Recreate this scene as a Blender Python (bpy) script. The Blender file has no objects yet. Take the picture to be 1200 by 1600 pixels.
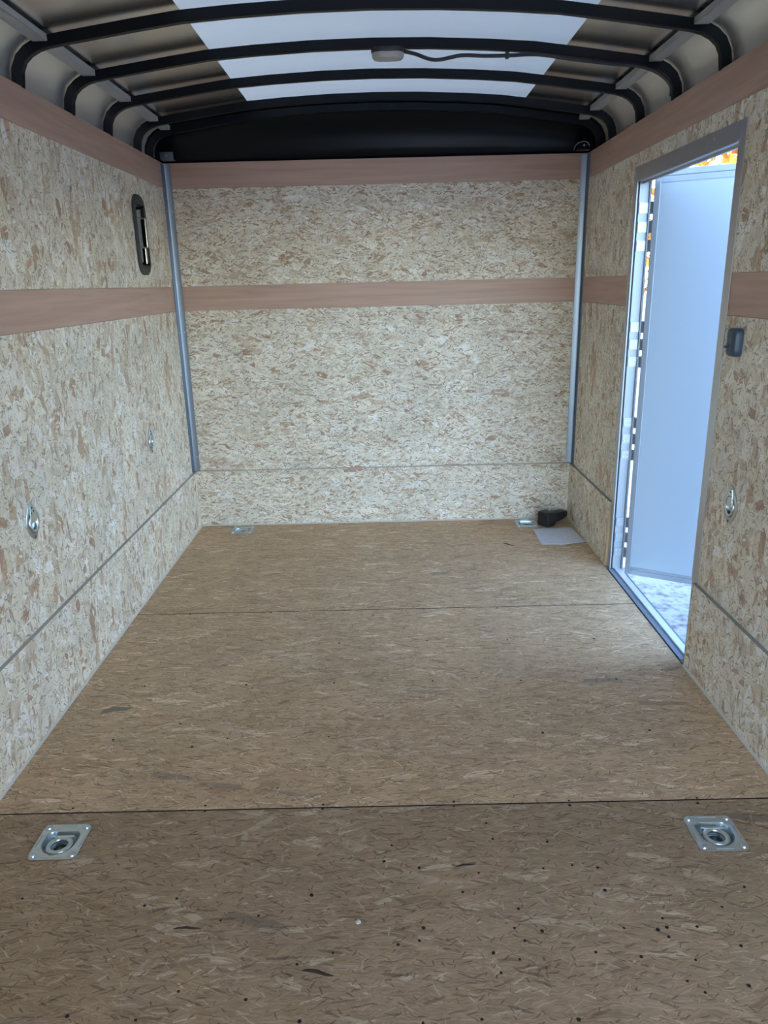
import bpy, bmesh, math, random
from mathutils import Vector, Matrix, Euler
random.seed(7)
PI = math.pi
S = bpy.context.scene
C = bpy.context.scene.collection

# ------------------------------------------------------------------ camera
def make_camera():
    yaw, pitch, roll = -0.0042, 0.3004, -0.0242
    ca, sa, cb, sb, cc, sc = math.cos(yaw), math.sin(yaw), math.cos(pitch), math.sin(pitch), math.cos(roll), math.sin(roll)
    f = Vector((sa*cb, ca*cb, -sb)); r = Vector((ca, -sa, 0)); u = r.cross(f)
    r2 = cc*r + sc*u; u2 = -sc*r + cc*u
    cam = bpy.data.cameras.new('camera'); o = bpy.data.objects.new('camera', cam); C.objects.link(o)
    m = Matrix((r2, u2, -f)).transposed().to_4x4(); m.translation = Vector((1.0674, -4.0022, 1.2937))
    o.matrix_world = m
    cam.sensor_fit = 'VERTICAL'; cam.sensor_height = 36; cam.sensor_width = 27
    cam.lens = 1154.8/1600*36; cam.clip_start = 0.01; cam.clip_end = 500
    S.camera = o
make_camera()

# ------------------------------------------------------------------ light
SUN_EL, SUN_AZ = math.radians(30), math.radians(100)      # azimuth measured from +y towards -x
S.view_settings.view_transform = 'Standard'; S.view_settings.look = 'None'
S.view_settings.gamma = 1; S.view_settings.use_curve_mapping = False
S.view_settings.exposure = 2.08
w = bpy.data.worlds.new('sky'); S.world = w; w.use_nodes = True
nt = w.node_tree; bg = nt.nodes['Background']
sky = nt.nodes.new('ShaderNodeTexSky'); sky.sky_type = 'NISHITA'; sky.sun_disc = False
sky.sun_elevation = SUN_EL; sky.sun_rotation = -SUN_AZ
sky.air_density = 1.0; sky.dust_density = .7; sky.ozone_density = 2.5
nt.links.new(sky.outputs[0], bg.inputs[0]); bg.inputs[1].default_value = 0.55
sun = bpy.data.lights.new('sun', 'SUN'); sun.energy = 7.0; sun.angle = math.radians(0.6); sun.color = (1, .93, .82)
so = bpy.data.objects.new('sun', sun); C.objects.link(so)
sd = Vector((-math.sin(SUN_AZ)*math.cos(SUN_EL), math.cos(SUN_AZ)*math.cos(SUN_EL), math.sin(SUN_EL)))
so.rotation_euler = sd.to_track_quat('Z', 'Y').to_euler(); so.location = sd*20
S.cycles.max_bounces = 8; S.cycles.diffuse_bounces = 4; S.cycles.use_adaptive_sampling = True; S.cycles.adaptive_threshold = 0.04; S.cycles.glossy_bounces = 5
S.cycles.transmission_bounces = 6; S.cycles.use_denoising = True
S.cycles.sample_clamp_indirect = 6; S.cycles.caustics_reflective = False; S.cycles.caustics_refractive = False

# ------------------------------------------------------------------ dimensions
W, H = 2.10, 1.883          # inside width, height of the panelled walls
ZB0, ZB1, ZT0 = 1.178, 1.299, 1.766
KH, KT = 0.315, 0.014
YR = -4.35                  # rear opening
DY0, DY1, DZ = -1.675, -0.80, 1.66   # side door opening

# ------------------------------------------------------------------ materials
def N(t, kind, **kw):
    n = t.nodes.new(kind)
    for k, v in kw.items():
        if k.startswith('i_'): n.inputs[int(k[2:])].default_value = v
        else: setattr(n, k, v)
    return n
def mat(name, col, rough=.5, metal=0, spec=.5, bump=None, coat=0, var=None):
    m = bpy.data.materials.new(name); m.use_nodes = True; t = m.node_tree; b = t.nodes['Principled BSDF']
    b.inputs['Base Color'].default_value = (*col, 1); b.inputs['Roughness'].default_value = rough
    b.inputs['Metallic'].default_value = metal; b.inputs['Specular IOR Level'].default_value = spec
    b.inputs['Coat Weight'].default_value = coat
    tc = N(t, 'ShaderNodeTexCoord')
    if bump:
        n = N(t, 'ShaderNodeTexNoise'); n.inputs['Scale'].default_value = bump[0]; n.inputs['Detail'].default_value = 4
        bn = N(t, 'ShaderNodeBump'); bn.inputs['Strength'].default_value = bump[1]; bn.inputs['Distance'].default_value = .002
        t.links.new(tc.outputs['Object'], n.inputs['Vector']); t.links.new(n.outputs[0], bn.inputs['Height']); t.links.new(bn.outputs[0], b.inputs['Normal'])
    if var:      # (scale vec, amount): brightness and gloss variation
        mp = N(t, 'ShaderNodeMapping'); mp.inputs['Scale'].default_value = var[0]
        n = N(t, 'ShaderNodeTexNoise'); n.inputs['Scale'].default_value = 1; n.inputs['Detail'].default_value = 5
        t.links.new(tc.outputs['Object'], mp.inputs[0]); t.links.new(mp.outputs[0], n.inputs['Vector'])
        mr = N(t, 'ShaderNodeMapRange'); mr.inputs[1].default_value = .3; mr.inputs[2].default_value = .7
        mr.inputs[3].default_value = 1-var[1]; mr.inputs[4].default_value = 1+var[1]
        t.links.new(n.outputs[0], mr.inputs[0])
        mx = N(t, 'ShaderNodeVectorMath', operation='SCALE'); mx.inputs[0].default_value = col
        t.links.new(mr.outputs[0], mx.inputs['Scale']); t.links.new(mx.outputs[0], b.inputs['Base Color'])
        m2 = N(t, 'ShaderNodeMath', operation='MULTIPLY'); m2.inputs[1].default_value = rough
        t.links.new(mr.outputs[0], m2.inputs[0]); t.links.new(m2.outputs[0], b.inputs['Roughness'])
    return m

def strand_group():
    """one layer of randomly turned wood strands: mask, random value, coordinate along the strand"""
    g = bpy.data.node_groups.new('strand_layer', 'ShaderNodeTree'); I = g.interface
    for nm, ty in (('Vector', 'NodeSocketVector'), ('Length', 'NodeSocketFloat'), ('Width', 'NodeSocketFloat'), ('Angle', 'NodeSocketFloat'),
                   ('Spread', 'NodeSocketFloat'), ('Seed', 'NodeSocketFloat'), ('Cover', 'NodeSocketFloat'), ('Pitch', 'NodeSocketFloat')):
        I.new_socket(nm, in_out='INPUT', socket_type=ty)
    for nm, ty in (('Mask', 'NodeSocketFloat'), ('Rand', 'NodeSocketFloat'), ('Local', 'NodeSocketVector')):
        I.new_socket(nm, in_out='OUTPUT', socket_type=ty)
    gi = g.nodes.new('NodeGroupInput'); go = g.nodes.new('NodeGroupOutput'); L = g.links.new
    def M(op, a, b=None, c=None):
        n = g.nodes.new('ShaderNodeMath'); n.operation = op
        for i, v in enumerate((a, b, c)):
            if v is None: continue
            if isinstance(v, (int, float)): n.inputs[i].default_value = v
            else: L(v, n.inputs[i])
        return n.outputs[0]
    def rot(vec, ang):
        n = g.nodes.new('ShaderNodeVectorRotate'); n.rotation_type = 'Z_AXIS'; L(vec, n.inputs['Vector']); L(ang, n.inputs['Angle']); return n.outputs[0]
    def VM(op, a, b):
        n = g.nodes.new('ShaderNodeVectorMath'); n.operation = op; L(a, n.inputs[0])
        L(b, n.inputs[1]); return n.outputs[0]
    sv = g.nodes.new('ShaderNodeCombineXYZ'); L(gi.outputs['Seed'], sv.inputs[0]); L(M('MULTIPLY', gi.outputs['Seed'], 1.73), sv.inputs[1])
    v = rot(VM('ADD', gi.outputs['Vector'], sv.outputs[0]), gi.outputs['Angle'])
    # cells: Pitch metres along, 0.45 Pitch across
    inv = M('DIVIDE', 1, gi.outputs['Pitch'])
    sc = g.nodes.new('ShaderNodeCombineXYZ'); L(inv, sc.inputs[0]); L(M('MULTIPLY', inv, 2.2), sc.inputs[1])
    vs = VM('MULTIPLY', v, sc.outputs[0])
    vo = g.nodes.new('ShaderNodeTexVoronoi'); vo.voronoi_dimensions = '2D'; vo.feature = 'F1'; vo.inputs['Scale'].default_value = 1
    L(vs, vo.inputs['Vector'])
    loc = VM('DIVIDE', VM('SUBTRACT', vs, vo.outputs['Position']), sc.outputs[0])
    cs = g.nodes.new('ShaderNodeSeparateColor'); L(vo.outputs['Color'], cs.inputs[0])
    r, gg, b = cs.outputs
    a = M('MULTIPLY', M('SUBTRACT', r, .5), gi.outputs['Spread'])
    lr = rot(loc, a)
    sp = g.nodes.new('ShaderNodeSeparateXYZ'); L(lr, sp.inputs[0])
    # taper: the half width shrinks to one end; the ends are cut at a slant
    hl = M('MULTIPLY', gi.outputs['Length'], M('ADD', .25, M('MULTIPLY', gg, .35)))
    hw = M('MULTIPLY', gi.outputs['Width'], M('ADD', .15, M('MULTIPLY', b, .5)))
    xs = M('ADD', sp.outputs[0], M('MULTIPLY', sp.outputs[1], M('SUBTRACT', M('MULTIPLY', b, 3), 1.5)))
    q = M('DIVIDE', M('ABSOLUTE', xs), hl)
    hw2 = M('MULTIPLY', hw, M('SUBTRACT', 1.1, M('MULTIPLY', q, M('MULTIPLY', gg, .8))))
    p = M('DIVIDE', M('ABSOLUTE', sp.outputs[1]), hw2)
    mr = g.nodes.new('ShaderNodeMapRange'); mr.clamp = True
    L(M('MAXIMUM', q, p), mr.inputs[0]); mr.inputs[1].default_value = .92; mr.inputs[2].default_value = 1.05; mr.inputs[3].default_value = 1; mr.inputs[4].default_value = 0
    r2 = M('FRACT', M('MULTIPLY', M('ADD', r, gg), 7.31))
    cov = M('LESS_THAN', r2, gi.outputs['Cover'])
    L(M('MULTIPLY', mr.outputs[0], cov), go.inputs['Mask'])
    L(M('FRACT', M('MULTIPLY', M('ADD', b, r), 5.7)), go.inputs['Rand'])
    L(lr, go.inputs['Local'])
    return g
STRAND = strand_group()

def osb(name, base, ramp, layers, dark, rough=.62, grain=.18, tint_scale=1.2, spec=.35, bump=.25, stains=None, sw=0.0):
    """oriented strand board: base colour, ramp of strand tones, layers of (length,width,angle,spread,cover,pitch), dark slivers"""
    m = bpy.data.materials.new(name); m.use_nodes = True; t = m.node_tree; b = t.nodes['Principled BSDF']; L = t.links.new
    b.inputs['Roughness'].default_value = rough; b.inputs['Specular IOR Level'].default_value = spec
    uv = N(t, 'ShaderNodeTexCoord').outputs['UV']
    wn = N(t, 'ShaderNodeTexNoise'); wn.inputs['Scale'].default_value = 38; wn.inputs['Detail'].default_value = 2; L(uv, wn.inputs['Vector'])
    w1 = N(t, 'ShaderNodeVectorMath', operation='SUBTRACT'); L(wn.outputs['Color'], w1.inputs[0]); w1.inputs[1].default_value = (.5, .5, .5)
    w2 = N(t, 'ShaderNodeVectorMath', operation='SCALE'); L(w1.outputs[0], w2.inputs[0]); w2.inputs['Scale'].default_value = .010
    w3 = N(t, 'ShaderNodeVectorMath', operation='ADD'); L(uv, w3.inputs[0]); L(w2.outputs[0], w3.inputs[1])
    V = w3.outputs[0]
    def rampnode(fac, cols):
        r = N(t, 'ShaderNodeValToRGB'); e = r.color_ramp
        while len(e.elements) < len(cols): e.elements.new(.5)
        for i, (p, c) in enumerate(cols): e.elements[i].position = p; e.elements[i].color = (*c, 1)
        L(fac, r.inputs[0]); return r.outputs[0]
    n0 = N(t, 'ShaderNodeTexNoise'); n0.inputs['Scale'].default_value = 22; n0.inputs['Detail'].default_value = 3; L(V, n0.inputs['Vector'])
    col = rampnode(n0.outputs[0], [(.3, base[0]), (.7, base[1])])
    loc = V; hgt = n0.outputs[0]
    for i, (ln, wd, an, spd, cv, pt) in enumerate(layers):
        gn = t.nodes.new('ShaderNodeGroup'); gn.node_tree = STRAND; L(V, gn.inputs['Vector'])
        for k, v in (('Length', ln), ('Width', wd), ('Angle', an), ('Spread', spd), ('Seed', 3.17*(i+1)), ('Cover', cv), ('Pitch', pt)): gn.inputs[k].default_value = v
        c = rampnode(gn.outputs['Rand'], ramp)
        mx = N(t, 'ShaderNodeMix', data_type='RGBA'); L(gn.outputs['Mask'], mx.inputs['Factor']); L(col, mx.inputs['A']); L(c, mx.inputs['B']); col = mx.outputs['Result']
        ml = N(t, 'ShaderNodeMix', data_type='VECTOR'); L(gn.outputs['Mask'], ml.inputs['Factor']); L(loc, ml.inputs['A']); L(gn.outputs['Local'], ml.inputs['B']); loc = ml.outputs['Result']
        mh = N(t, 'ShaderNodeMix', data_type='FLOAT'); L(gn.outputs['Mask'], mh.inputs['Factor']); L(hgt, mh.inputs['A']); L(gn.outputs['Rand'], mh.inputs['B']); hgt = mh.outputs['Result']
    # grain along each strand
    mp = N(t, 'ShaderNodeMapping'); mp.inputs['Scale'].default_value = (12, 260, 1); L(loc, mp.inputs[0])
    gr = N(t, 'ShaderNodeTexNoise'); gr.inputs['Scale'].default_value = 1; gr.inputs['Detail'].default_value = 2; L(mp.outputs[0], gr.inputs['Vector'])
    g1 = N(t, 'ShaderNodeMapRange', i_1=.3, i_2=.7, i_3=1-grain, i_4=1+grain); L(gr.outputs[0], g1.inputs[0])
    g2 = N(t, 'ShaderNodeVectorMath', operation='SCALE'); L(col, g2.inputs[0]); L(g1.outputs[0], g2.inputs['Scale']); col = g2.outputs[0]
    for i, (ln, wd, an, spd, cv, pt, c, f) in enumerate(dark):
        gn = t.nodes.new('ShaderNodeGroup'); gn.node_tree = STRAND; L(V, gn.inputs['Vector'])
        for k, v in (('Length', ln), ('Width', wd), ('Angle', an), ('Spread', spd), ('Seed', 41.3+5.9*i), ('Cover', cv), ('Pitch', pt)): gn.inputs[k].default_value = v
        fm = N(t, 'ShaderNodeMath', operation='MULTIPLY'); L(gn.outputs['Mask'], fm.inputs[0]); fm.inputs[1].default_value = f
        mx = N(t, 'ShaderNodeMix', data_type='RGBA'); L(fm.outputs[0], mx.inputs['Factor']); L(col, mx.inputs['A']); mx.inputs['B'].default_value = (*c, 1); col = mx.outputs['Result']
    # broad tone drift of the board
    n2 = N(t, 'ShaderNodeTexNoise'); n2.inputs['Scale'].default_value = tint_scale*3; n2.inputs['Detail'].default_value = 4; L(uv, n2.inputs['Vector'])
    g3 = N(t, 'ShaderNodeMapRange', i_1=.3, i_2=.7, i_3=.90, i_4=1.08); L(n2.outputs[0], g3.inputs[0])
    g4 = N(t, 'ShaderNodeVectorMath', operation='SCALE'); L(col, g4.inputs[0]); L(g3.outputs[0], g4.inputs['Scale']); col = g4.outputs[0]
    if stains:
        n3 = N(t, 'ShaderNodeTexNoise'); n3.inputs['Scale'].default_value = stains[0]; n3.inputs['Detail'].default_value = 5; n3.inputs['Distortion'].default_value = .6
        mp3 = N(t, 'ShaderNodeMapping'); mp3.inputs['Scale'].default_value = (1, 3.2, 1); L(uv, mp3.inputs[0]); L(mp3.outputs[0], n3.inputs['Vector'])
        m3 = N(t, 'ShaderNodeMapRange', i_1=.58, i_2=.78, i_3=0.0, i_4=stains[2]); L(n3.outputs[0], m3.inputs[0])
        mx = N(t, 'ShaderNodeMix', data_type='RGBA'); L(m3.outputs[0], mx.inputs['Factor']); L(col, mx.inputs['A']); mx.inputs['B'].default_value = (*stains[1], 1); col = mx.outputs['Result']
    L(col, b.inputs['Base Color'])
    bn = N(t, 'ShaderNodeBump'); bn.inputs['Strength'].default_value = bump; bn.inputs['Distance'].default_value = .0015
    hs = N(t, 'ShaderNodeMath', operation='ADD'); L(hgt, hs.inputs[0]); L(gr.outputs[0], hs.inputs[1])
    L(hs.outputs[0], bn.inputs['Height']); L(bn.outputs[0], b.inputs['Normal'])
    return m

wall_ramp = [(0, (.77, .68, .53)), (.22, (.90, .84, .72)), (.42, (.81, .725, .57)), (.60, (.67, .56, .42)), (.74, (.96, .93, .87)), (.88, (.71, .60, .46)), (.955, (.56, .40, .27)), (1, (.50, .32, .23))]
BASEW = ((.69, .60, .46), (.88, .80, .67))
TANC, RED, DRK = (.62, .42, .28), (.42, .24, .165), (.24, .155, .11)
V90 = PI/2
M = {}
M['osb_left'] = osb('osb_left', BASEW, wall_ramp,
    [(.05, .008, V90, 4.6, .9, .026), (.07, .014, .5, 5.5, .8, .036), (.10, .028, V90, 3.6, .8, .055), (.14, .050, V90, 3.2, .6, .09), (.17, .065, 1.9, 3.2, .40, .12), (.11, .030, V90, 3.6, .45, .075), (.06, .012, V90, 4.6, .45, .04)],
    [(.12, .040, V90, 2.6, .045, .085, TANC, .80), (.06, .016, V90, 3.0, .07, .044, RED, .5), (.05, .0042, V90, 3.2, .34, .030, DRK, .62), (.026, .003, .4, 4.2, .34, .016, DRK, .6)])
M['osb_back'] = osb('osb_back', BASEW, wall_ramp,
    [(.05, .007, 0, 2.2, .9, .026), (.07, .011, 0, 2.0, .8, .034), (.10, .020, .1, 1.8, .7, .05), (.14, .036, 0, 1.4, .5, .09), (.09, .016, 0, 2.0, .45, .05), (.05, .008, 0, 2.6, .55, .026)],
    [(.12, .020, 0, .9, .05, .08, TANC, .55), (.06, .010, 0, 1.5, .10, .036, RED, .4), (.045, .0040, 0, 2.2, .34, .026, (.30, .16, .10), .75), (.026, .0026, 0, 3.6, .34, .015, (.20, .13, .09), .7)])
def floor_osb(name, k, st):
    c = lambda *v: (v[0]*k*1.05, v[1]*k*.975, v[2]*k*.90)
    ramp = [(0, c(.46, .31, .185)), (.22, c(.58, .42, .265)), (.45, c(.48, .335, .205)), (.65, c(.60, .44, .29)), (.82, c(.40, .27, .165)), (.93, c(.68, .53, .37)), (1, c(.76, .61, .44))]
    return osb(name, (c(.45, .31, .19), c(.56, .41, .26)), ramp,
        [(.10, .006, 0, 1.0, .9, .045), (.14, .014, 0, .9, .8, .07), (.18, .026, 0, .9, .7, .10), (.14, .012, 0, 1.1, .6, .07), (.10, .006, 0, 1.3, .6, .045), (.07, .0035, 0, 1.6, .6, .03), (.05, .0025, 0, 2.2, .5, .02)],
        [(.16, .016, 0, 3.0, .04, .12, c(.76, .63, .48), .42), (.20, .026, 0, .9, .035, .15, c(.24, .195, .155), .55), (.07, .0055, 0, 1.0, .22, .045, c(.18, .115, .07), .55), (.10, .0030, 0, 3.4, .14, .05, c(.82, .70, .54), .45), (.032, .0028, 0, 2.6, .30, .020, c(.12, .07, .04), .6)],
        rough=.52, grain=.28, spec=.28, bump=.2, stains=st)
M['osb_floor'] = floor_osb('osb_floor', 1.12, (1.6, (.34, .27, .20), .40))
M['osb_floor_dark'] = floor_osb('osb_floor_dark', .74, (1.9, (.18, .12, .08), .45))  # darker board tone for the sheets nearest the camera
M['osb_edge'] = mat('osb_edge', (.62, .44, .26), .7, bump=(300, .5), var=((60, 60, 12), .2))
M['edge_grey'] = mat('board_edge_grey', (.34, .31, .27), .8)
M['edge_pale'] = mat('board_edge_pale', (.50, .45, .38), .8)
M['alu_trim'] = mat('alu_trim', (.27, .32, .39), .38, 1.0)
M['caulk'] = mat('caulk', (.62, .58, .50), .6)
M['alu'] = mat('alu', (.58, .59, .62), .42, 1.0)
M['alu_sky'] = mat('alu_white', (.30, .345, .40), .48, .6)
M['zinc'] = mat('zinc', (.60, .66, .67), .32, 1.0, var=((40, 40, 40), .06))
M['zinc_dark'] = mat('zinc_dark', (.10, .11, .11), .4, 1.0)
M['skin'] = mat('roof_metal', (.84, .83, .80), .26, 1.0)
M['cove'] = mat('cove_metal', (.78, .78, .77), .44, .85)
M['hinge'] = mat('hinge_steel', (.33, .375, .43), .40, .8)
M['strip'] = mat('galvanised_strip', (.60, .62, .65), .45, .25)
M['bow'] = mat('bow_paint', (.004, .006, .009), .38, 0, .22)
M['cap'] = mat('cap_plastic', (.002, .004, .007), .30, 0, .20)
M['black'] = mat('black_plastic', (.018, .019, .021), .45)
M['slate'] = mat('slate_plastic', (.040, .075, .12), .4)
M['grey_black'] = mat('charcoal_plastic', (.045, .047, .05), .5, bump=(500, .2))
M['chrome'] = mat('chrome', (.8, .8, .8), .12, 1.0)
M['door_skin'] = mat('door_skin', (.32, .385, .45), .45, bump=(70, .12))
M['ext'] = mat('exterior_white', (.75, .76, .77), .4)
M['paper'] = None
M['wood_dark'] = mat('subfloor', (.02, .014, .01), .9)
M['rubber'] = mat('rubber_seal', (.02, .02, .02), .7)
M['bark'] = mat('bark', (.14, .10, .075), .9, bump=(20, .8), var=((8, 8, 2), .4))

def ply_mat():
    m = mat('plywood', (.42, .27, .21), .5, spec=.4); t = m.node_tree; b = t.nodes['Principled BSDF']; L = t.links.new
    uv = N(t, 'ShaderNodeTexCoord').outputs['UV']
    mp = N(t, 'ShaderNodeMapping'); mp.inputs['Scale'].default_value = (2.2, 42, 1); L(uv, mp.inputs[0])
    n = N(t, 'ShaderNodeTexNoise'); n.inputs['Scale'].default_value = 1; n.inputs['Detail'].default_value = 6; n.inputs['Distortion'].default_value = .5; L(mp.outputs[0], n.inputs['Vector'])
    r = N(t, 'ShaderNodeValToRGB'); e = r.color_ramp; e.elements[0].position = .3; e.elements[0].color = (.52, .335, .26, 1); e.elements[1].position = .7; e.elements[1].color = (.63, .435, .345, 1)
    L(n.outputs[0], r.inputs[0]); L(r.outputs[0], b.inputs['Base Color'])
    return m
M['ply'] = ply_mat()

def skylight_mat():
    m = bpy.data.materials.new('skylight_fibreglass'); m.use_nodes = True; t = m.node_tree; t.nodes.clear(); L = t.links.new
    out = N(t, 'ShaderNodeOutputMaterial'); tr = N(t, 'ShaderNodeBsdfTranslucent'); df = N(t, 'ShaderNodeBsdfDiffuse'); gl = N(t, 'ShaderNodeBsdfGlossy')
    tc = N(t, 'ShaderNodeTexCoord'); n = N(t, 'ShaderNodeTexNoise'); n.inputs['Scale'].default_value = 9; n.inputs['Detail'].default_value = 5; L(tc.outputs['Object'], n.inputs['Vector'])
    r = N(t, 'ShaderNodeValToRGB'); r.color_ramp.elements[0].color = (*[c*.93 for c in SKYL], 1); r.color_ramp.elements[1].color = (*SKYL, 1); L(n.outputs[0], r.inputs[0])
    L(r.outputs[0], tr.inputs[0]); df.inputs[0].default_value = (.62, .64, .66, 1); gl.inputs[0].default_value = (.9, .9, .9, 1); gl.inputs[1].default_value = .35
    a = N(t, 'ShaderNodeAddShader'); L(tr.outputs[0], a.inputs[0])
    mx = N(t, 'ShaderNodeMixShader', i_0=.5); L(tr.outputs[0], mx.inputs[1]); L(df.outputs[0], mx.inputs[2])
    m2 = N(t, 'ShaderNodeMixShader', i_0=.05); L(mx.outputs[0], m2.inputs[1]); L(gl.outputs[0], m2.inputs[2]); L(m2.outputs[0], out.inputs[0])
    return m
SKYL = (.37, .395, .41)
M['skylight'] = skylight_mat()

def glassy(name, col, rough, tr=1.0):
    m = mat(name, col, rough); b = m.node_tree.nodes['Principled BSDF']; b.inputs['Transmission Weight'].default_value = tr; b.inputs['IOR'].default_value = 1.45; return m
M['lens'] = glassy('clear_lens', (.85, .82, .80), .3, .6)

def ground_mat():
    m = mat('ground_frosty_gravel', (.5, .5, .52), .7); t = m.node_tree; b = t.nodes['Principled BSDF']; L = t.links.new
    tc = N(t, 'ShaderNodeTexCoord')
    n = N(t, 'ShaderNodeTexNoise'); n.inputs['Scale'].default_value = 9; n.inputs['Detail'].default_value = 8; n.inputs['Roughness'].default_value = .65; L(tc.outputs['Object'], n.inputs['Vector'])
    v = N(t, 'ShaderNodeTexVoronoi'); v.inputs['Scale'].default_value = 26; L(tc.outputs['Object'], v.inputs['Vector'])
    mm = N(t, 'ShaderNodeMath', operation='MULTIPLY_ADD'); L(v.outputs['Distance'], mm.inputs[0]); mm.inputs[1].default_value = .25; L(n.outputs[0], mm.inputs[2])
    r = N(t, 'ShaderNodeValToRGB'); e = r.color_ramp; e.elements[0].position = .45; e.elements[0].color = (.055, .065, .085, 1); e.elements[1].position = .66; e.elements[1].color = (.19, .215, .24, 1)
    L(mm.outputs[0], r.inputs[0]); L(r.outputs[0], b.inputs['Base Color'])
    bn = N(t, 'ShaderNodeBump'); bn.inputs['Strength'].default_value = .7; bn.inputs['Distance'].default_value = .03; L(mm.outputs[0], bn.inputs['Height']); L(bn.outputs[0], b.inputs['Normal'])
    return m
M['ground'] = ground_mat()
def leaf_mat():
    m = bpy.data.materials.new('autumn_leaves'); m.use_nodes = True; t = m.node_tree; t.nodes.clear(); L = t.links.new
    out = N(t, 'ShaderNodeOutputMaterial'); tr = N(t, 'ShaderNodeBsdfTranslucent'); df = N(t, 'ShaderNodeBsdfDiffuse'); mx = N(t, 'ShaderNodeMixShader', i_0=.45)
    tc = N(t, 'ShaderNodeTexCoord'); n = N(t, 'ShaderNodeTexNoise'); n.inputs['Scale'].default_value = 2.5; n.inputs['Detail'].default_value = 3; L(tc.outputs['Object'], n.inputs['Vector'])
    r = N(t, 'ShaderNodeValToRGB'); e = r.color_ramp; e.elements[0].position = .35; e.elements[0].color = (.26, .09, .015, 1); e.elements[1].position = .65; e.elements[1].color = (.56, .28, .06, 1)
    L(n.outputs[0], r.inputs[0]); L(r.outputs[0], tr.inputs[0]); L(r.outputs[0], df.inputs[0]); L(tr.outputs[0], mx.inputs[1]); L(df.outputs[0], mx.inputs[2]); L(mx.outputs[0], out.inputs[0])
    return m
M['leaf'] = leaf_mat()
def paper_mat():
    m = mat('paper_print', (.72, .72, .76), .6); t = m.node_tree; b = t.nodes['Principled BSDF']; L = t.links.new
    uv = N(t, 'ShaderNodeTexCoord').outputs['Object']
    # rows of faint unreadable print: thin lines broken up by noise
    sx = N(t, 'ShaderNodeSeparateXYZ'); L(uv, sx.inputs[0])
    f = N(t, 'ShaderNodeMath', operation='MULTIPLY', i_1=75.); L(sx.outputs[1], f.inputs[0]); fr = N(t, 'ShaderNodeMath', operation='FRACT'); L(f.outputs[0], fr.inputs[0])
    lt = N(t, 'ShaderNodeMath', operation='LESS_THAN', i_1=.28); L(fr.outputs[0], lt.inputs[0])
    mp = N(t, 'ShaderNodeMapping'); mp.inputs['Scale'].default_value = (60, 20, 1); L(uv, mp.inputs[0])
    n = N(t, 'ShaderNodeTexNoise'); n.inputs['Scale'].default_value = 1; L(mp.outputs[0], n.inputs['Vector'])
    g = N(t, 'ShaderNodeMath', operation='GREATER_THAN', i_1=.53); L(n.outputs[0], g.inputs[0])
    p = N(t, 'ShaderNodeMath', operation='MULTIPLY'); L(lt.outputs[0], p.inputs[0]); L(g.outputs[0], p.inputs[1])
    p2 = N(t, 'ShaderNodeMath', operation='MULTIPLY', i_1=.30); L(p.outputs[0], p2.inputs[0])
    mx = N(t, 'ShaderNodeMix', data_type='RGBA'); L(p2.outputs[0], mx.inputs['Factor']); mx.inputs['A'].default_value = (.72, .72, .77, 1); mx.inputs['B'].default_value = (.2, .2, .25, 1)
    L(mx.outputs['Result'], b.inputs['Base Color']); return m
M['paper'] = paper_mat()

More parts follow.
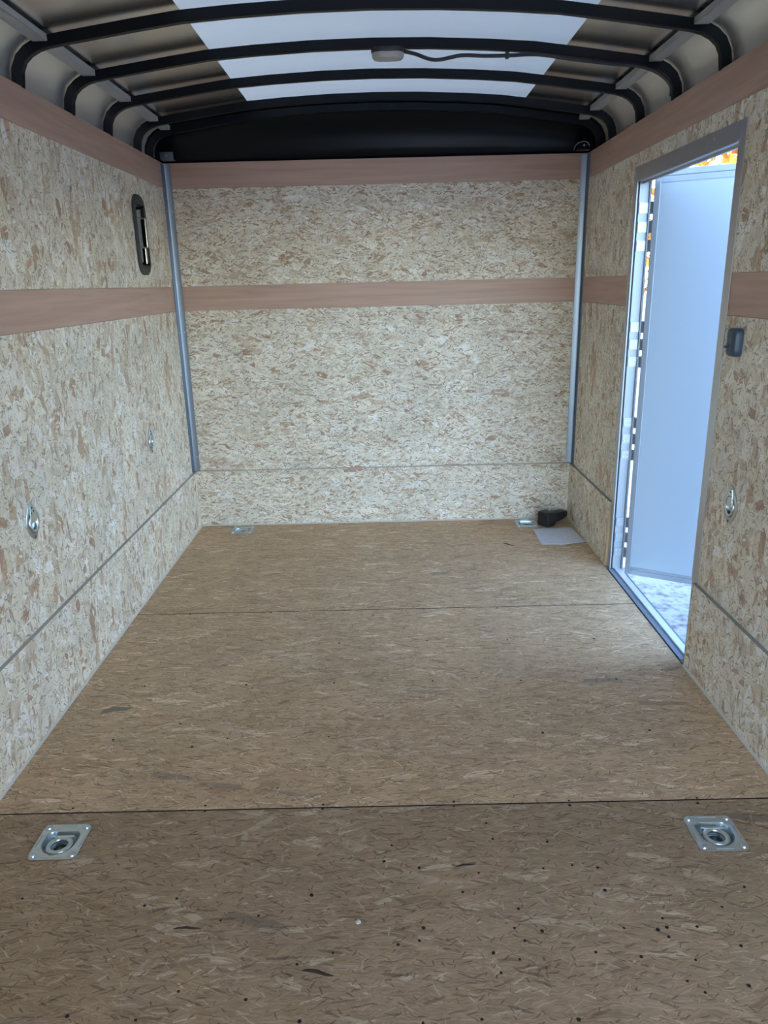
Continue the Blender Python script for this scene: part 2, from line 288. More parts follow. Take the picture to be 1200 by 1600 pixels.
# ------------------------------------------------------------------ mesh helpers
class MB:
    """collects shapes, links them as one mesh"""
    def __init__(s): s.v, s.f, s.m = [], [], []
    def quad(s, pts, mi=0):
        k = len(s.v); s.v += [tuple(p) for p in pts]; s.f.append(tuple(range(k, k+len(pts)))); s.m.append(mi)
    def box(s, a, b, mi=0):
        (x0, y0, z0), (x1, y1, z1) = a, b; k = len(s.v)
        s.v += [(x0,y0,z0),(x1,y0,z0),(x1,y1,z0),(x0,y1,z0),(x0,y0,z1),(x1,y0,z1),(x1,y1,z1),(x0,y1,z1)]
        for f in ((3,2,1,0),(4,5,6,7),(0,1,5,4),(1,2,6,5),(2,3,7,6),(3,0,4,7)): s.f.append(tuple(k+i for i in f)); s.m.append(mi)
    def loft(s, rings, cap0=True, cap1=True, closed=True, mi=0):
        k = len(s.v); n = len(rings[0])
        for r in rings: s.v += [tuple(p) for p in r]
        for i in range(len(rings)-1):
            for j in range(n if closed else n-1):
                a, b = k+i*n+j, k+i*n+(j+1) % n
                s.f.append((a, b, b+n, a+n)); s.m.append(mi)
        if cap0: s.f.append(tuple(k+j for j in reversed(range(n)))); s.m.append(mi)
        if cap1: s.f.append(tuple(k+(len(rings)-1)*n+j for j in range(n))); s.m.append(mi)
    def tube(s, path, r, n=8, closed=False, mi=0, caps=True):
        path = [Vector(p) for p in path]; N_ = len(path); rings = []; up = None
        for i, p in enumerate(path):
            if closed: t = path[(i+1) % N_]-path[i-1]
            else: t = path[min(i+1, N_-1)]-path[max(i-1, 0)]
            t.normalize()
            if up is None: up = Vector((0, 0, 1)) if abs(t.z) < .9 else Vector((1, 0, 0))
            a = t.cross(up).normalized(); b = a.cross(t).normalized(); up = b
            rr = r[i] if isinstance(r, (list, tuple)) else r
            rings.append([p+a*math.cos(2*PI*j/n)*rr+b*math.sin(2*PI*j/n)*rr for j in range(n)])
        if closed: rings.append(rings[0]); s.loft(rings, False, False, mi=mi)
        else: s.loft(rings, caps, caps, mi=mi)
    def dome(s, c, axis, r, h, n=12, k=4, mi=0):
        c = Vector(c); ax = Vector(axis).normalized(); up = Vector((0, 0, 1)) if abs(ax.z) < .9 else Vector((1, 0, 0))
        a = ax.cross(up).normalized(); b = ax.cross(a); rings = []
        for i in range(k):
            t = i/k*PI/2; rr, hh = r*math.cos(t), h*math.sin(t)
            rings.append([c+ax*hh+a*math.cos(2*PI*j/n)*rr+b*math.sin(2*PI*j/n)*rr for j in range(n)])
        s.loft(rings, False, True, mi=mi)
    def build(s, name, mats, parent=None, smooth=False, bevel=0, weld=True, loc=None):
        me = bpy.data.meshes.new(name); me.from_pydata(s.v, [], s.f)
        for m in (mats if isinstance(mats, (list, tuple)) else [mats]): me.materials.append(m)
        me.polygons.foreach_set('material_index', s.m)
        bm = bmesh.new(); bm.from_mesh(me)
        if weld: bmesh.ops.remove_doubles(bm, verts=bm.verts, dist=1e-5)
        bmesh.ops.recalc_face_normals(bm, faces=bm.faces)
        uvl = bm.loops.layers.uv.new('uv')
        for f in bm.faces:
            n = f.normal; ax = max(range(3), key=lambda i: abs(n[i]))
            for l in f.loops:
                c = l.vert.co
                l[uvl].uv = (c.y, c.z+3) if ax == 0 else ((c.x+7, c.z) if ax == 1 else (c.x, c.y+11))
            f.smooth = smooth
        bm.to_mesh(me); bm.free()
        if smooth:
            try: me.set_sharp_from_angle(angle=math.radians(38))
            except Exception: pass
        o = bpy.data.objects.new(name, me); C.objects.link(o)
        if parent: o.parent = parent
        if loc: o.location = loc
        if bevel:
            b = o.modifiers.new('bevel', 'BEVEL'); b.width = bevel; b.segments = 2; b.limit_method = 'ANGLE'
        return o
def box(name, a, b, m, parent=None, bevel=0):
    k = MB(); k.box(a, b); return k.build(name, m, parent, bevel=bevel)
def empty(name, loc=(0, 0, 0), rz=0):
    o = bpy.data.objects.new(name, None); C.objects.link(o); o.location = loc; o.rotation_euler.z = rz; o.empty_display_size = .05; return o
def tag(o, label, cat, group=None):
    o['label'] = label; o['category'] = cat
    if group: o['group'] = group
    return o
def struct(o, label=None):
    o['kind'] = 'structure'
    if label: o['label'] = label
    return o
def slab(name, plane, rect, holes, d0, d1, m, parent=None, edge=None):
    """panel with rectangular holes; plane 'x': (u,v)=(y,z), 'y': (x,z), 'z': (x,y); d0..d1 across"""
    u0, u1, v0, v1 = rect
    us = sorted({u0, u1, *[min(max(h[i], u0), u1) for h in holes for i in (0, 1)]}); vs = sorted({v0, v1, *[min(max(h[i], v0), v1) for h in holes for i in (2, 3)]})
    P = {'x': lambda u, v, d: (d, u, v), 'y': lambda u, v, d: (u, d, v), 'z': lambda u, v, d: (u, v, d)}[plane]
    nu, nv = len(us)-1, len(vs)-1
    def solid(i, j):
        if not (0 <= i < nu and 0 <= j < nv): return False
        a, b = (us[i]+us[i+1])/2, (vs[j]+vs[j+1])/2
        return not any(h[0] < a < h[1] and h[2] < b < h[3] for h in holes)
    k = MB()
    for i in range(nu):
        for j in range(nv):
            if not solid(i, j): continue
            a, b, c, d = us[i], us[i+1], vs[j], vs[j+1]
            for dd in (d0, d1): k.quad([P(a, c, dd), P(b, c, dd), P(b, d, dd), P(a, d, dd)])
            if not solid(i-1, j): k.quad([P(a, c, d0), P(a, d, d0), P(a, d, d1), P(a, c, d1)], 1)
            if not solid(i+1, j): k.quad([P(b, c, d0), P(b, d, d0), P(b, d, d1), P(b, c, d1)], 1)
            if not solid(i, j-1): k.quad([P(a, c, d0), P(b, c, d0), P(b, c, d1), P(a, c, d1)], 2)
            if not solid(i, j+1): k.quad([P(a, d, d0), P(b, d, d0), P(b, d, d1), P(a, d, d1)], 2)
    e1, e2 = edge if isinstance(edge, tuple) else (edge or m, edge or m)
    return k.build(name, [m, e1, e2], parent)

# ------------------------------------------------------------------ positions of fixtures (floor rings, wall rings)
FR = [(.2465, -2.505), (1.846, -2.522), (.264, -.109), (1.838, -.104)]
LR = [(-1.884, .634), (-.694, .635)]; RR = [(-1.880, .632)]
FH = [(x-.050, x+.050, y-.053, y+.049) for x, y in FR]
def wh(c): return (c[0]-.029, c[0]+.029, c[1]-.037, c[1]+.030)

# ------------------------------------------------------------------ setting: ground
gd = MB(); gd.box((-60, -60, -.62), (80, 80, -.52))
struct(gd.build('ground', M['ground']), 'pale frosty gravel ground outside the trailer')

# ------------------------------------------------------------------ setting: floor
floor = struct(slab('floor', 'z', (-.03, W+.03, YR, .01), FH, -.05, -.0185, M['wood_dark']), 'dark deck under the strand board sheets')
seams = [0.004, -1.1905, -2.400, -3.61, YR]
for a, b in zip(seams[:-1], seams[1:]):
    slab('floor_panel', 'z', (0.0015, W-.0015, b+.0022, a-.0022), FH, -.018, 0, M['osb_floor'] if a > -2.3 else M['osb_floor_dark'], floor, M['wood_dark'])

# nail heads: seam pairs plus the loose scatter of the near sheet (positions measured off the photograph)
def at_floor(px, py):
    yaw, pitch, roll = -0.0042, 0.3004, -0.0242
    mw = S.camera.matrix_world if S.camera.matrix_world.translation.length else None
    cam = S.camera; m = cam.matrix_basis
    d = m.to_3x3() @ Vector(((px-600), -(py-800), -1154.8)); o = m.translation; t = -o.z/d.z
    return o+d*t
holes_px = [(114,1263),(113,1271),(321,1259),(320,1267),(505,1257),(504,1264),(709,1253),(709,1260),(889,1251),(890,1258),(1089,1247),(1090,1255),
    (297,960),(423,957),(538,954),(662,951),(777,950),(583,961),(530,1005),(522,1067),(385,1070),(226,1072),(282,1131),(177,1156),(300,1167),(355,1154),(514,1151),(434,1231),
    (667,1001),(793,1000),(928,998),(963,1061),(814,1063),(676,1064),(848,1145),(1015,1141),
    (35,1404),(276,1404),(226,1415),(487,1399),(404,1431),(345,1438),(612,1321),(655,1356),(748,1364),(770,1311),(849,1357),(855,1315),(934,1356),(945,1391),(894,1352),
    (723,1394),(810,1420),(804,1450),(847,1455),(820,1470),(771,1489),(812,1499),(783,1520),(662,1450),(655,1470),(622,1476),(931,1488),(975,1450),(1028,1453),(1035,1435),(1042,1449),(1045,1464),(1089,1448),
    (1163,1386),(1128,1417),(1158,1478),(1087,1500),(1002,1495),(1074,1533),(1102,1551),(1170,1540),(904,1593 ),(753,1593),(464,1507),(520,1489),(384,1562),(279,1549),(212,1594),(468,1596),(661,1599),(105,1588),(760,1286),(600,1346)]
nh = MB()
for i, (px, py) in enumerate(holes_px):
    p = at_floor(px, py); r = random.uniform(.0028, .0046) if py > 1100 else .004
    c = [(p.x+math.cos(2*PI*j/9)*r*random.uniform(.85, 1.1), p.y+math.sin(2*PI*j/9)*r*random.uniform(.8, 1.1), .0006) for j in range(9)]
    nh.loft([[(x, y, -.001) for x, y, z in c], c], False, True)
o = nh.build('nail_heads', M['wood_dark'], floor); o['kind'] = 'stuff'; o['label'] = 'dark sunken nail heads in the floor sheets'

# ------------------------------------------------------------------ setting: walls
EDGE = M['osb_edge']; OL, OB, PL = M['osb_left'], M['osb_back'], M['ply']
T = .011
wl = struct(slab('wall_left', 'x', (YR, .012, -.10, H-.004), [(-.560, -.425, 1.385, 1.655)], -.045, -T, M['ext']), 'left side of the trailer shell')
slab('strand_board', 'x', (YR+.004, 0, ZB1+.001, ZT0-.001), [(-.560, -.425, 1.385, 1.655)], -T, 0, OL, wl, EDGE)
slab('strand_board', 'x', (YR+.004, 0, .001, ZB0-.001), [wh(c) for c in LR], -T, 0, OL, wl, EDGE)
slab('plywood_strip', 'x', (YR+.004, 0, ZB0, ZB1), [], -T, -.0012, PL, wl)
slab('plywood_strip', 'x', (YR+.004, 0, ZT0, H), [], -T, -.0012, PL, wl)
slab('kick_board', 'x', (YR+.004, -.002, .001, KH), [], .0002, KT, OL, wl, M['edge_pale'])

wb = struct(box('wall_back', (-.045, T, -.10), (W+.045, .05, H-.002), M['ext']), 'front end of the trailer shell')
slab('strand_board', 'y', (0, W, ZB1+.001, ZT0-.001), [], 0, T, OB, wb, EDGE)
slab('strand_board', 'y', (0, W, KH, ZB0-.001), [], 0, T, OB, wb, EDGE)
slab('plywood_strip', 'y', (0, W, ZB0, ZB1), [], .0012, T, PL, wb)
slab('plywood_strip', 'y', (0, W, ZT0, H), [], .0012, T, PL, wb)
slab('kick_board', 'y', (KT+.0005, W-KT-.0005, .001, KH), [], -.012, T, OB, wb, M['caulk'])

box('kick_cap', (KT+.0005, -.0128, KH), (W-KT-.0005, -.0002, KH+.0042), M['edge_pale'], wb)

wr = struct(slab('wall_right', 'x', (YR, .012, -.10, H-.004), [(DY0, DY1, .003, DZ)], W+T, W+.045, M['ext']), 'right side of the trailer shell with the door opening')
dfo = (-1.712, -.757)       # board edges under the door flange
slab('strand_board', 'x', (YR+.004, 0, ZB1+.001, ZT0-.001), [(DY0, DY1, 0, DZ)], W, W+T, OL, wr, EDGE)
slab('strand_board', 'x', (YR+.004, 0, .001, ZB0-.001), [wh(c) for c in RR]+[(DY0, DY1, 0, DZ)], W, W+T, OL, wr, EDGE)
slab('plywood_strip', 'x', (DY1, 0, ZB0, ZB1), [], W+.0012, W+T, PL, wr)
slab('plywood_strip', 'x', (YR+.004, DY0, ZB0, ZB1), [], W+.0012, W+T, PL, wr)
slab('plywood_strip', 'x', (YR+.004, 0, ZT0, H), [], W+.0012, W+T, PL, wr)
slab('kick_board', 'x', (-.762, -.002, .001, KH), [], W-KT, W-.0002, OL, wr, (EDGE, M['edge_grey']))
slab('kick_board', 'x', (YR+.004, -1.708, .001, KH-.006), [], W-KT, W-.0002, OL, wr, M['edge_grey'])

# pale sealant bead at the foot of the walls
def bead(name, a, b, nrm):
    k = MB(); a, b = Vector(a), Vector(b); n = Vector(nrm)
    k.loft([[p, p+n*.006, p+n*.0035+Vector((0, 0, .004)), p+Vector((0, 0, .006))] for p in (a, b)])
    return struct(k.build(name, M['caulk'], smooth=True), 'thin pale sealant bead along the foot of the wall')
bead('baseboard_left', (KT, YR+.01, 0), (KT, -.008, 0), (1, 0, 0))
bead('baseboard_back', (KT+.007, -.012, 0), (W-.10, -.012, 0), (0, -1, 0))
bead('baseboard_right', (W-KT, YR+.01, 0), (W-KT, -1.71, 0), (-1, 0, 0))

# corner angles with screws
def screws(pts, parent, nrm, r=.0042):
    for p in pts:
        k = MB(); k.dome(p, nrm, r, r*.45, 10, 3); k.build('screw', M['zinc'], parent, smooth=True)
def angle(name, x, sx):
    k = MB(); t = .0022; w_ = .034
    # rounded inside angle: one leg on the side wall, one on the back wall, hollow rib between
    pr = [(0, -w_-.012), (t, -w_-.012), (t+.001, -.012), (.005, -.006), (.012, -t-.001), (w_, -t), (w_, 0), (0, 0)]
    k.loft([[(x+sx*a, b-.0002, z) for a, b in pr] for z in (KH+.004, 1.878)])
    o = struct(k.build(name, M['alu_trim'], smooth=True), 'bare aluminium corner angle'); 
    screws([(x+sx*.024, -.0025, z) for z in (.40, 1.07, 1.66)], o, (0, -1, 0)); screws([(x+sx*.0024, -.030, z) for z in (.40, 1.07, 1.66)], o, (sx, 0, 0))
    return o
angle('trim_1', 0, 1); angle('trim_2', W, -1)

# ------------------------------------------------------------------ setting: ceiling
prof = [(0, 1.8805), (.006, 1.925), (.018, 1.948), (.038, 1.965), (.062, 1.977), (.09, 1.985), (.14, 1.993), (.22, 2.004), (.35, 2.022), (.49, 2.040), (.65, 2.051), (.85, 2.0600), (1.05, 2.063)]
full = prof+[(W-x, z) for x, z in prof[-2::-1]]
def normals(p):
    out = []
    for i in range(len(p)):
        a, b = p[max(i-1, 0)], p[min(i+1, len(p)-1)]; dx, dz = b[0]-a[0], b[1]-a[1]; l = math.hypot(dx, dz); out.append((-dz/l, dx/l))
    return out
NR = normals(full)
def off(d): return [(x+nx*d, z+nz*d) for (x, z), (nx, nz) in zip(full, NR)]
BD, BW, GAP = .032, .024, .009           # bow depth, width, gap to the sheet
def sheet(name, i0, i1, y0, y1, d, m, parent, t=.0012, seg=None):
    o1, o2 = off(d), off(d+t); k = MB(); ring = lambda y: [(x, y, z) for x, z in o1[i0:i1+1]]+[(x, y, z) for x, z in reversed(o2[i0:i1+1])]
    k.loft([ring(y0), ring(y1)]); return k.build(name, m, parent, smooth=True)
n_ = len(full)
SKIN = BD+GAP
# outer shell of the roof above the skylight is open; the sheets themselves close the roof
ceil = struct(sheet('ceiling', 0, 5, YR-.02, -.16, SKIN, M['cove'], None), 'left metal cove of the roof')
ceil['label'] = 'arched metal roof of the trailer'
sheet('cove_panel', n_-6, n_-1, YR-.02, -.16, SKIN, M['cove'], ceil)
i_a, i_b = 9, n_-1-9        # edges of the skylight: x=.49 and its mirror
SKY_END = -2.4
# plain metal sheets either side of the skylight
sheet('roof_sheet', 4, i_a, YR-.02, -.16, SKIN+.002, M['skin'], ceil)
# right edge of the skylight sits a little further out (x=1.73)
def sheet_x(name, x0, x1, y0, y1, d, m, parent, t=.0012):
    o1 = off(d); f = lambda x: next(a[1]+(x-a[0])/(b[0]-a[0])*(b[1]-a[1]) for a, b in zip(o1[:-1], o1[1:]) if a[0] <= x <= b[0]+1e-6)
    xs = [x0+(x1-x0)*i/16 for i in range(17)]; k = MB()
    ring = lambda y: [(x, y, f(x)) for x in xs]+[(x, y, f(x)+t) for x in reversed(xs)]
    k.loft([ring(y0), ring(y1)]); return k.build(name, m, parent, smooth=True)
xr5 = off(SKIN+.002)[n_-5][0]
sheet_x('roof_sheet', 1.728, xr5-.001, YR-.02, -.16, SKIN+.002, M['skin'], ceil)
sheet_x('roof_sheet', .40, 1.78, YR-.02, SKY_END, SKIN+.004, M['skin'], ceil)
sl = sheet_x('skylight_panel', .478, 1.737, SKY_END, -.16, SKIN+.003, M['skylight'], ceil)
sl['label'] = 'white translucent skylight sheet down the middle of the roof'
# bows
BY = [-.150, -.350, -.722, -1.103, -1.487, -1.868, -2.25, -2.63, -3.01, -3.39, -3.77, -4.15]
for y in BY:
    lo, hi = off(0), off(BD); k = MB()
    rings = [[(lo[i][0], y-BW/2, lo[i][1]), (lo[i][0], y+BW/2, lo[i][1]), (hi[i][0], y+BW/2, hi[i][1]), (hi[i][0], y-BW/2, hi[i][1])] for i in range(n_)]
    k.loft(rings); o = k.build('roof_bow', M['bow'], ceil, smooth=True, bevel=.002)
# longitudinal strips between the bows over the coves
yy = [-.16]+BY[1:]+[YR]
for s in (0, 1):
    for a, b in zip(yy[:-1], yy[1:]):
        y0, y1 = b+BW/2+.001, a-BW/2-.001
        x0, x1 = (.052, .094) if s == 0 else (W-.094, W-.052)
        xi = x1 if s == 0 else x0
        k = MB(); k.box((x0, y0, 2.000), (x1, y1, 2.004)); k.box((xi-.0015, y0, 2.000), (xi+.0015, y1, 2.018))
        o = k.build('edge_strip', M['strip'], ceil)
# black moulded cap closing the front of the roof
k = MB(); rows = []
for j in range(9):
    t = j/8; y = -.172+.172*math.sin(t*PI/2)+.008; lift = math.cos(t*PI/2)
    rows.append([(x if abs(x-W/2) < W/2-.001 else x, y, 1.884+(z-1.884)*(lift**.8)) for x, z in off(SKIN-.001)])
k.loft(rows, False, False, closed=False)
o = k.build('front_cap', M['cap'], ceil, smooth=True); o['label'] = 'glossy black moulded front cap'
m_ = o.modifiers.new('solid', 'SOLIDIFY'); m_.thickness = .003; m_.offset = 1
# rail along the wall tops
for x0, x1 in ((-.060, -.0455), (W+.0455, W+.060)):
    box('top_rail', (x0, YR, H-.06), (x1, .05, H+.055), M['ext'], ceil)
box('roof_header', (-.045, .020, H-.0015), (W+.045, .05, 2.11), M['ext'], ceil)

# ------------------------------------------------------------------ setting: rear end (behind the camera): unseen low header and closed left barn door, added to shape the light
rear = struct(box('trim_4', (-.045, YR-.05, 1.80), (W+.045, YR-.004, 2.11), M['ext']), 'unseen white rear header, set low to cut light on the floor')
box('post', (-.045, YR-.05, -.10), (.04, YR-.004, 1.7995), M['ext'], rear); box('post', (W-.04, YR-.05, -.10), (W+.045, YR-.004, 1.7995), M['ext'], rear)
struct(box('light_block_door', (.042, YR-.045, .004), (W/2, YR-.008, 1.798), M['ext'], bevel=.002), 'unseen left rear barn door, added closed to block light')
# ------------------------------------------------------------------ setting: door frame and door
fr = MB(); A = M['alu']
def flange(k, y0, y1, z0, z1, xi): k.box((xi, y0, z0), (W-.0004, y1, z1))
fx = W-.0028
k = MB(); flange(k, -1.716, -1.672, KH-.004, 1.712, fx); k.box((W-.0004, -1.6785, .004), (W+.052, -1.6735, DZ), 1); k.box((W+.050, -1.675, .004), (W+.053, -1.668, DZ-.005), 1)
df = struct(k.build('trim_3', [A, M['alu_sky']]), 'aluminium side door frame')
k = MB(); flange(k, -.803, -.757, .004, 1.712, fx); k.box((W-.0004, -.8015, .004), (W+.052, -.7975, DZ), 1); k.box((W-.006, -.806, .004), (W-.0004, -.798, DZ), 1); o = k.build('jamb', [A, M['alu_sky']], df)
k = MB(); k.box((W+.001, -.808, .004), (W+.006, -.8018, DZ)); k.build('seal', M['rubber'], df)
k = MB(); k.box((W+.046, -.812, .004), (W+.0525, -.8017, DZ)); k.build('stop_bead', M['alu_sky'], df)
k = MB(); flange(k, -1.6715, -.8035, DZ, 1.712, fx); k.box((W-.0004, -1.673, DZ-.004), (W+.052, -.8018, DZ-.0002)); k.box((W-.006, -1.672, DZ-.004), (W-.0029, -.804, DZ+.001)); k.box((W+.018, -1.672, DZ-.012), (W+.022, -.803, DZ-.0045)); k.build('head', A, df)
k = MB(); k.box((W-.012, -1.673, -.0006), (W+.004, -.803, .0032)); k.box((W+.004, -1.673, -.012), (W+.054, -.803, .0015)); k.box((W+.012, -1.673, .0015), (W+.016, -.803, .006)); k.build('sill', M['alu_sky'], df)
k = MB(); k.box((W-.0165, -1.70, -.0003), (W-.0125, -.79, .0008)); k.build('sill_seal', M['rubber'], df)
screws([(W-.0029, -.776, z) for z in (.55, 1.0, 1.5)]+[(W-.0029, -1.697, z) for z in (.345, .98, 1.53)]+[(W-.0029, y, 1.692) for y in (-.80, -1.15, -1.50)], df, (-1, 0, 0), .005)

ang = math.radians(59); hx, hy = W+.056, -.832
door = struct(empty('door_1', (hx, hy, 0), 0), 'open white side door swung outwards'); 
door.rotation_euler.z = ang            # local -y runs along the leaf away from the hinge, local -x faces the room
DWd, DT = .86, .036
def dbox(name, a, b, m, bevel=0): return box(name, a, b, m, door, bevel)
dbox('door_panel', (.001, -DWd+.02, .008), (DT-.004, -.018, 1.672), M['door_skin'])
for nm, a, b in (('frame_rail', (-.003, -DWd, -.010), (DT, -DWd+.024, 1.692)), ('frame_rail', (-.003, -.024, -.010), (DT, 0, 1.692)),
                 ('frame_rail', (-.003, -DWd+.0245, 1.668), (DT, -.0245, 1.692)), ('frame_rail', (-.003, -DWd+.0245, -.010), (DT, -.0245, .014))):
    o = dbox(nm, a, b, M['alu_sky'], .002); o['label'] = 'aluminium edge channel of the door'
k = MB(); k.box((-.001, -DWd+.025, 1.6455), (.0008, -.025, 1.6675)); k.box((-.001, -DWd+.025, .0145), (.0008, -.025, .026)); k.build('seam_bead', M['alu_sky'], door)
# three strap hinges, each with three leaves reaching across from the jamb
for zc in (1.485, 1.02, .615, .158):
    h = None
    for dz in (.072, 0, -.072):
        k = MB(); z0, z1 = zc+dz-.020, zc+dz+.020
        k.box((W+.010, -.8052, z0), (W+.048, -.8018, z1)); 
        k.tube([(W+.058, -.812, z0-.004), (W+.058, -.812, z1+.004)], .006, 10)
        k.box((W+.0545, -.828, z0), (W+.0605, -.814, z1))
        k.box((W+.046, -.8095, z0), (W+.060, -.8060, z1))
        if h is None:
            h = k.build('hinge', M['hinge'], df); par = h
        else: par = k.build('hinge', M['hinge'], df)
        for x_ in (.020, .036):
            for zz in (-.009, .009):
                q = MB(); q.dome((W+x_, -.8053, zc+dz+zz), (0, -1, 0), .0032, .0016, 8, 2); q.build('rivet', M['zinc'], par, smooth=True)

# ------------------------------------------------------------------ recessed floor rings
def circ_pts(n): return [2*PI*i/n for i in range(n)]
def rrect(hx_, hy_, r, n, cy=0):
    """n points by angle on a rounded rectangle"""
    out = []
    for a in circ_pts(n):
        c, s_ = math.cos(a), math.sin(a); lo_, hi_ = 0, 1
        for _ in range(26):
            m_ = (lo_+hi_)/2; x, y = abs(c)*m_, abs(s_)*m_
            dx, dy = max(x-(hx_-r), 0), max(y-(hy_-r), 0)
            inside = x <= hx_ and y <= hy_ and math.hypot(dx, dy) <= r
            if inside: lo_ = m_
            else: hi_ = m_
        out.append((c*lo_, s_*lo_+cy))
    return out
def pan_outline(n, sc=1.0):
    """square at the far end, round at the near end"""
    out = []
    for a in circ_pts(n):
        c, s_ = math.cos(a), math.sin(a)
        if s_ <= 0: x, y = .041*c, .045*s_
        else:
            t = min(.041/max(abs(c), 1e-6), .034/max(s_, 1e-6)); t = min(t, .046); x, y = c*t, s_*t
        out.append((x*sc, y*sc))
    return out
def make_floor_ring():
    root = empty('tie_down_ring'); n = 48
    k = MB(); o_, p_ = rrect(.0595, .0600, .015, n), pan_outline(n)
    R = lambda pts, z, s=1: [(x*s, y*s, z) for x, y in pts]
    k.loft([R(o_, .0002), R(o_, .0018), R(o_, .0030, .975), R(p_, .0032, 1.08), R(p_, .0024, 1.02), R(p_, .0, 1.0), R(p_, -.012, .95), R(p_, -.0172, .85)], False, True)
    for cx, cy, lx, ly in ((0, .0530, .021, .0014), (0, -.0540, .021, .0014), (.0535, 0, .0014, .020), (-.0535, 0, .0014, .020)):
        k.box((cx-lx, cy-ly, .0028), (cx+lx, cy+ly, .0048))
    k.build('plate', M['zinc'], root, smooth=True)
    # ring lying in the pan, raised at the near end
    k = MB(); tl = math.radians(9)
    path = [(math.cos(a)*.0255, (math.sin(a)*.0265-.0075), -.0050-math.sin(a)*.002) for a in circ_pts(32)]
    k.tube(path, .0062, 12, closed=True); k.build('ring', M['zinc'], root, smooth=True)
    k = MB(); k.box((-.027, .0165, -.0168), (.027, .0235, .0006)); k.box((-.027, .0235, -.0168), (.027, .0270, -.006))
    k.build('ring_bracket', M['zinc'], root, bevel=.0012)
    k = MB(); k.loft([[(math.cos(a)*.0165, math.sin(a)*.0165-.0055, z) for a in circ_pts(24)] for z in (-.0171, -.0166)], False, True); k.build('drain_hole', M['zinc_dark'], root)
    for sx in (-1, 1):
        for sy in (-1, 1):
            k = MB(); k.dome((sx*.0470, sy*.0475, .0029), (0, 0, 1), .0085, .0066, 16, 6); k.build('bolt', M['zinc'], root, smooth=True)
    return root
def copy_tree(o, parent=None):
    c = o.copy(); C.objects.link(c); c.parent = parent
    for ch in [x for x in bpy.data.objects if x.parent == o and x != c]: copy_tree(ch, c)
    return c
fring = make_floor_ring()
flab = ['square zinc floor tie-down ring at near left, below the dark floor seam', 'bright square zinc floor tie-down ring at near right, below the dark floor seam',
        'small zinc floor tie-down ring by the back wall, at the far left', 'small zinc floor tie-down ring by the back wall, beside the black plastic block']
for i, (x, y) in enumerate(FR):
    o = fring if i == 0 else copy_tree(fring)
    o.location = (x, y, 0); tag(o, flab[i], 'tie-down ring', 'recessed floor tie-down rings')

# ------------------------------------------------------------------ wall rings (lens-shaped flush plates), built facing +x on the left wall
def make_wall_ring():
    root = empty('wall_ring'); n = 40
    def lens(hw, hh, p, w_, sc=1, cz=0):
        out = []
        for a in circ_pts(n):
            c, s_ = math.cos(a), math.sin(a)
            r_ = 1/((abs(c)/hw)**p+(abs(s_)/hh)**p)**(1/p); out.append((w_, c*r_*sc, s_*r_*sc+cz))
        return out
    k = MB()
    k.loft([lens(.0445, .0595, 1.32, .0003), lens(.0445, .0595, 1.32, .0020), lens(.0445, .0595, 1.32, .0034, .95),
            lens(.031, .034, 2.2, .0034, 1, -.004), lens(.029, .032, 2.2, .0010, 1, -.004), lens(.027, .030, 2.2, -.0080, 1, -.004), lens(.022, .025, 2.2, -.0104, 1, -.004)], False, True)
    k.build('plate', M['zinc'], root, smooth=True)
    k = MB()      # riveted tongue that holds the ring
    pts = [(-.0085, .050), (.0085, .050), (.0165, .010), (.0165, -.002), (-.0165, -.002), (-.0165, .010)]
    k.loft([[(w_, y, z) for y, z in pts] for w_ in (.0036, .0056)]); k.build('tongue', M['zinc'], root, bevel=.0008)
    for y, z in ((0, .042), (-.007, .027), (.007, .030)):
        k = MB(); k.dome((.0056, y, z), (1, 0, 0), .0034, .0016, 10, 3); k.build('rivet', M['zinc_dark'], root, smooth=True)
    k = MB(); k.dome((.0034, 0, -.049), (1, 0, 0), .0042, .002, 12, 3); k.build('screw', M['zinc_dark'], root, smooth=True)
    k = MB(); path = [(.001+.0035*max(-math.sin(a), 0), math.cos(a)*.0215, math.sin(a)*.0235-.006) for a in circ_pts(28)]
    k.tube(path, .0036, 10, closed=True); k.build('ring', M['chrome'], root, smooth=True)
    return root
wring = make_wall_ring()
wlab = ['lens-shaped zinc ring plate on the left wall, nearer one', 'lens-shaped zinc ring plate on the left wall, the farther smaller-looking one']
for i, (y, z) in enumerate(LR):
    o = wring if i == 0 else copy_tree(wring)
    o.location = (0, y, z); tag(o, wlab[i], 'wall ring', 'flush ring plates on the side walls')
for y, z in RR:
    o = copy_tree(wring); o.location = (W, y, z); o.rotation_euler.z = PI
    tag(o, 'dull grey lens-shaped ring plate on the right wall behind the door', 'wall ring', 'flush ring plates on the side walls')

# ------------------------------------------------------------------ black oblong vent on the left wall
vent = empty('wall_vent', (0, -.490, 1.521))
tag(vent, 'tall black oblong plate with recessed slot and shiny bars, high on the left wall', 'vent')
k = MB(); n = 48
def obl(hy_, hz_, r, w_, cy=0, cz=0): return [(w_, a+cy, b+cz) for a, b in rrect(hy_, hz_, r, n)]
k.loft([obl(.088, .169, .062, .0004), obl(.088, .169, .062, .004), obl(.083, .164, .058, .0075), obl(.062, .128, .012, .0075, .010)], False, False)
k.build('plate', M['grey_black'], vent, smooth=True)
k = MB(); k.loft([obl(.0622, .1282, .012, .0074, .010), obl(.060, .125, .012, .004, .010), obl(.058, .122, .012, -.040, .010)], False, True); k.build('recess', M['bow'], vent, smooth=True)
k = MB(); k.loft([obl(.057, .121, .01, -.0395, .010), obl(.057, .121, .01, -.038, .010)], False, True); k.build('recess_floor', M['bow'], vent)
for z_ in (.131, -.136): box('lip', (-.010, -.046, z_), (.009, .062, z_+.005), M['black'], vent, .0015)
